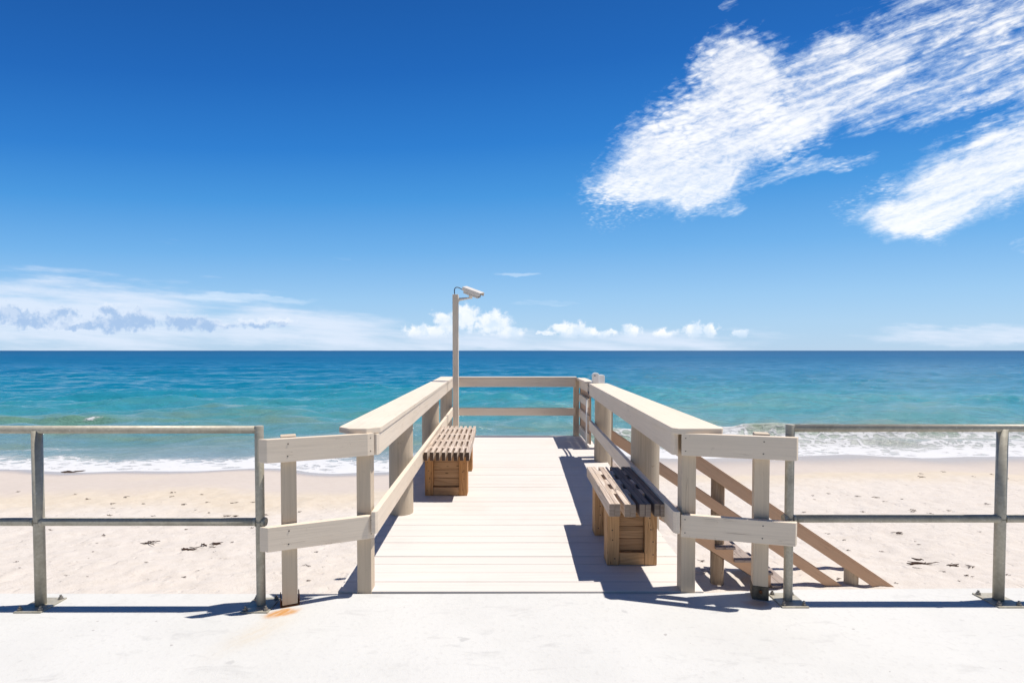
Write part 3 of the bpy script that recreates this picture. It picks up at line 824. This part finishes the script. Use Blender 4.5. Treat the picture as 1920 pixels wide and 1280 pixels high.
grad=n.ramp(n.m('MAXIMUM',n.m('MULTIPLY',e2,n.lin(dx,-.7,.7,1.12,.93)),0.),[(0.,(.42,.64,.90)),(.05,(.40,.64,.92)),(.10,(.33,.60,.92)),(.19,(.165,.46,.87)),(.285,(.060,.325,.78)),(.37,(.020,.215,.67)),(.48,(.007,.135,.52)),(.58,(.0045,.098,.41)),(.72,(.0035,.07,.31)),(1.,(.002,.034,.16))])
grad=n.vm('SCALE',grad,n.lin(dy,-.5,.25,.45/STR,.93/STR))
base=n.mix(.85,hs.outputs[0],grad)
def px(x,y): return ((x-955)/988,(657-y)/988,0)
def blob_(Pv,x0,y0,x1,y1,r,w=1.,ext=.5):
    """soft rotated ellipse lying along two sky points (fixed sky directions)"""
    a=px(x0,y0); b=px(x1,y1); cx=((a[0]+b[0])/2,(a[1]+b[1])/2,0)
    ln=math.hypot(b[0]-a[0],b[1]-a[1])/2+r/988*ext; an=math.atan2(b[1]-a[1],b[0]-a[0])
    return (Pv,cx,an,(ln,r/988,1),w)
def ell(Pv,c): return (Pv,px(c[0],c[1]),0.,(c[2]/988*1.25,c[3]/988*1.3,1),1.)
LAST=[None]
def union(L):
    """evaluated one after the other, so that the shader never holds many values at once"""
    acc=None
    for Pv,cx,an,sc,w in L:
        prev=acc if acc is not None else LAST[0]
        if prev is not None:
            x=n.node('ShaderNodeVectorMath',operation='MULTIPLY_ADD'); n.put(x.inputs[0],prev); x.inputs[1].default_value=(1e-8,)*3; n.put(x.inputs[2],Pv); Pv=x.outputs[0]
        d=n.m('SUBTRACT',1.,n.vm('LENGTH',n.map(Pv,cx,(0,0,an),sc,'TEXTURE')))
        if w!=1.: d=n.m('MINIMUM',d,w)
        if acc is None: acc=d
        else:
            s_=n.node('ShaderNodeMath',operation='SMOOTH_MAX'); n.put(s_.inputs[0],acc); n.put(s_.inputs[1],d); s_.inputs[2].default_value=.15; acc=s_.outputs[0]
    LAST[0]=acc
    return acc
# high rippled cloud
wn=n.noise(P,5.,4,.6,out=1)
Pw=n.vm('ADD',P,n.vm('SCALE',n.vm('SUBTRACT',wn,(.5,.5,.5)),.09))
F=union([blob_(Pw,1125,358,1500,185,118),blob_(Pw,1090,352,1330,345,66),blob_(Pw,1400,290,1560,190,66),blob_(Pw,1310,150,1450,150,95),blob_(Pw,1240,385,1400,320,70),blob_(Pw,1420,190,1720,110,82,.40),blob_(Pw,1540,155,2150,50,118,.31),blob_(Pw,1660,395,2060,250,96),blob_(Pw,1585,412,1880,385,52)])
G=union([blob_(Pw,1380,350,1650,295,22,.25),blob_(Pw,1560,230,1990,120,60,.3),blob_(Pw,1650,40,1850,-40,42,.3),blob_(Pw,1352,27,1388,14,13,.12),blob_(Pw,1300,400,1400,390,30,.3),blob_(Pw,1880,470,1990,440,16,.2)])
qr=n.map(Q,(0,0,0),(0,0,R(-32)),(1,1.,1))
pv=n.vor(n.vm('ADD',qr,n.vm('SCALE',n.noise(qr,9,3,.6,out=1),.07)),26.,'SMOOTH_F1',.9,smooth=.35)
puff=n.m('SUBTRACT',1.,n.m('MULTIPLY',pv,1.55))
rip=n.noise(n.map(qr,(0,0,0),(0,0,0),(1.,1.9,1)),17.,6,.68)
fib=n.noise(n.map(P,(0,0,0),(0,0,R(20)),(1.,.145,1),'TEXTURE'),7.,6,.66,.3)
rip2=n.noise(n.map(P,(0,0,0),(0,0,R(24)),(1.,.45,1),'TEXTURE'),40.,5,.62,.5)
lone=n.ss(n.noise(P,7.5,4,.55),.38,.66)
tex=n.m('ADD',n.m('MULTIPLY',n.m('MULTIPLY',puff,lone),.42),n.m('ADD',n.m('MULTIPLY',rip,.5),n.m('MULTIPLY',rip2,.6)))
tex=n.m('SUBTRACT',tex,.66)
streak=n.m('MULTIPLY',n.m('SUBTRACT',fib,.5),1.3)
a1=n.m('ADD',n.m('MINIMUM',n.m('MULTIPLY',F,1.75),.84),n.m('ADD',n.m('MULTIPLY',tex,n.m('MULTIPLY',n.lin(u,.45,.75,1.25,.8),n.lin(F,.10,.60,1.2,.62))),n.m('MULTIPLY',n.m('MULTIPLY',streak,n.ss(v,.33,.42,.5,1.)),n.lin(u,.4,.75,.55,1.3))))
a1=n.ss(a1,-.10,1.12)
a2=n.m('ADD',n.m('MULTIPLY',G,1.6),n.m('ADD',n.m('MULTIPLY',tex,.8),n.m('MULTIPLY',streak,1.3)))
a2=n.ss(a2,.05,1.05,0.,.8)
gate=n.ss(n.m('MAXIMUM',F,G),-.28,.08)
hi=n.m('MULTIPLY',n.m('MAXIMUM',a1,a2),gate)
# low veil on the left and faint bands
Pn=n.vm('ADD',P,n.vm('SCALE',n.vm('SUBTRACT',n.noise(n.map(P,sc=(1,3,1)),6.,5,.6,out=1),(.5,.5,.5)),.05))
veil=union([blob_(Pn,-300,578,480,606,88,1.,1.),blob_(Pn,300,602,780,630,50,.6),blob_(Pn,1600,628,2100,625,22,.5),blob_(Pn,600,640,1500,640,26,.45)])
vst=n.noise(n.map(P,(0,0,0),(0,0,R(-4)),(1.,.11,1),'TEXTURE'),5.,6,.62)
va=n.m('MULTIPLY',n.ss(n.m('ADD',veil,n.m('MULTIPLY',n.m('SUBTRACT',vst,.5),1.1)),-.05,.75),.84)
wis=n.m('MULTIPLY',n.ss(n.m('ADD',union([blob_(Pn,300,555,650,565,10,.5),blob_(Pn,930,508,1020,515,6,.6),blob_(Pn,622,492,660,497,6,.2),blob_(Pn,280,448,350,460,7,.15),blob_(Pn,940,572,1100,562,7,.3)]),n.m('SUBTRACT',vst,.5)),.1,.7),.35)
# cumulus line
cn=n.noise(P,26.,7,.62); cn2=n.noise(P,70.,4,.6)
Pc=n.vm('ADD',P,n.vm('SCALE',n.vm('SUBTRACT',n.noise(P,34.,6,.62,out=1),(.5,.5,.5)),.030))
cu=[(800,622,48,14),(836,606,26,22),(873,597,24,26),(925,606,36,24),(955,624,30,12),(1068,620,36,17),(1100,624,28,10),(1132,626,24,8),(1184,621,20,13),(1245,624,26,10),(1302,618,22,16),(1330,620,18,12),(1387,626,17,8),(1025,628,22,5)]
CU=union([ell(Pc,c) for c in cu])
ca=n.ss(n.m('ADD',CU,n.m('MULTIPLY',n.m('SUBTRACT',cn2,.5),.9)),.05,.55)
ca=n.m('MULTIPLY',ca,n.ss(v,.018,.036,.0,.95))
gu=[(30,592,45,20),(120,588,30,18),(60,602,60,14),(205,580,26,12),(250,600,52,20),(215,608,60,14),(350,602,44,16),(395,610,46,10),(480,606,50,10),(530,604,26,8),(150,612,50,7)]
GU=union([ell(Pc,c) for c in gu])
Pcu=n.vm('ADD',Pc,(0.,.013,0.))
GUu=union([ell(Pcu,c) for c in gu]); CUu=union([ell(Pcu,c) for c in cu])
ga=n.ss(n.m('ADD',GU,n.m('MULTIPLY',n.m('SUBTRACT',cn2,.5),1.1)),.05,.6,0.,.92)
up_=n.map(Pc,(0,.011,0))
# lit tops, blue-grey bases
topw=n.ss(n.noise(n.map(P,(0.,.009,0)),26.,7,.62),.45,.62)
W1=(11.0/1.05,)*3
def k3(r,g,b,s=1.): return (r*s/STR,g*s/STR,b*s/STR)
horizon=n.ss(v,.0,.10)
col=base
col=n.mix(n.m('MULTIPLY',va,front),col,k3(.72,.80,.93,1.))
col=n.mix(n.m('MULTIPLY',wis,front),col,k3(.75,.86,.98))
gl=n.ss(n.m('ADD',GUu,n.m('MULTIPLY',n.m('SUBTRACT',cn2,.5),.9)),-.5,.3,.8,0.)
gcol=n.mix(n.m('MAXIMUM',n.m('MULTIPLY',topw,.35),gl),k3(.36,.52,.77),k3(.86,.91,.98))
col=n.mix(n.m('MULTIPLY',ga,front),col,gcol)
ccol=n.mix(n.ss(n.m('ADD',cn,n.m('MULTIPLY',v,2.)),.42,.68),k3(.68,.80,.94),k3(.97,.98,1.))
cl=n.ss(n.m('ADD',CUu,n.m('MULTIPLY',n.m('SUBTRACT',cn2,.5),1.2)),-.3,.6,.0,.4)
ccol=n.mix(cl,ccol,k3(.66,.78,.93))
col=n.mix(n.m('MULTIPLY',ca,front),col,ccol)
hcol=n.mix(n.ss(hi,.2,.9),k3(.66,.80,.97),k3(.97,.98,1.0))
col=n.mix(n.m('MULTIPLY',n.m('MULTIPLY',hi,.97),front),col,hcol)
n.put(bg.inputs['Color'],col); bg.inputs['Strength'].default_value=STR
W.cycles.sampling_method='NONE'

# ------------------------------------------------------------------ camera
cam=bpy.data.cameras.new('camera'); co=bpy.data.objects.new('camera',cam); COL.objects.link(co)
cam.sensor_width=36; cam.sensor_fit='HORIZONTAL'; cam.lens=36*988/1920
pitch=R(1.5)
co.location=(0,0,EYE); co.rotation_euler=(R(90)-pitch,0,0)
row=657+988*math.tan(pitch)
cam.shift_y=(row-640)/1920; cam.shift_x=(960-955)/1920
cam.clip_start=.05; cam.clip_end=60000
S.camera=co
for o in list(S.objects):
    if '_w' in o: del o['_w']

vs=S.view_settings; vs.view_transform='Standard'; vs.look='None'; vs.exposure=.12; vs.gamma=1
S.render.engine='CYCLES'; S.cycles.max_bounces=6; S.cycles.diffuse_bounces=3; S.cycles.use_denoising=True
S.render.film_transparent=False
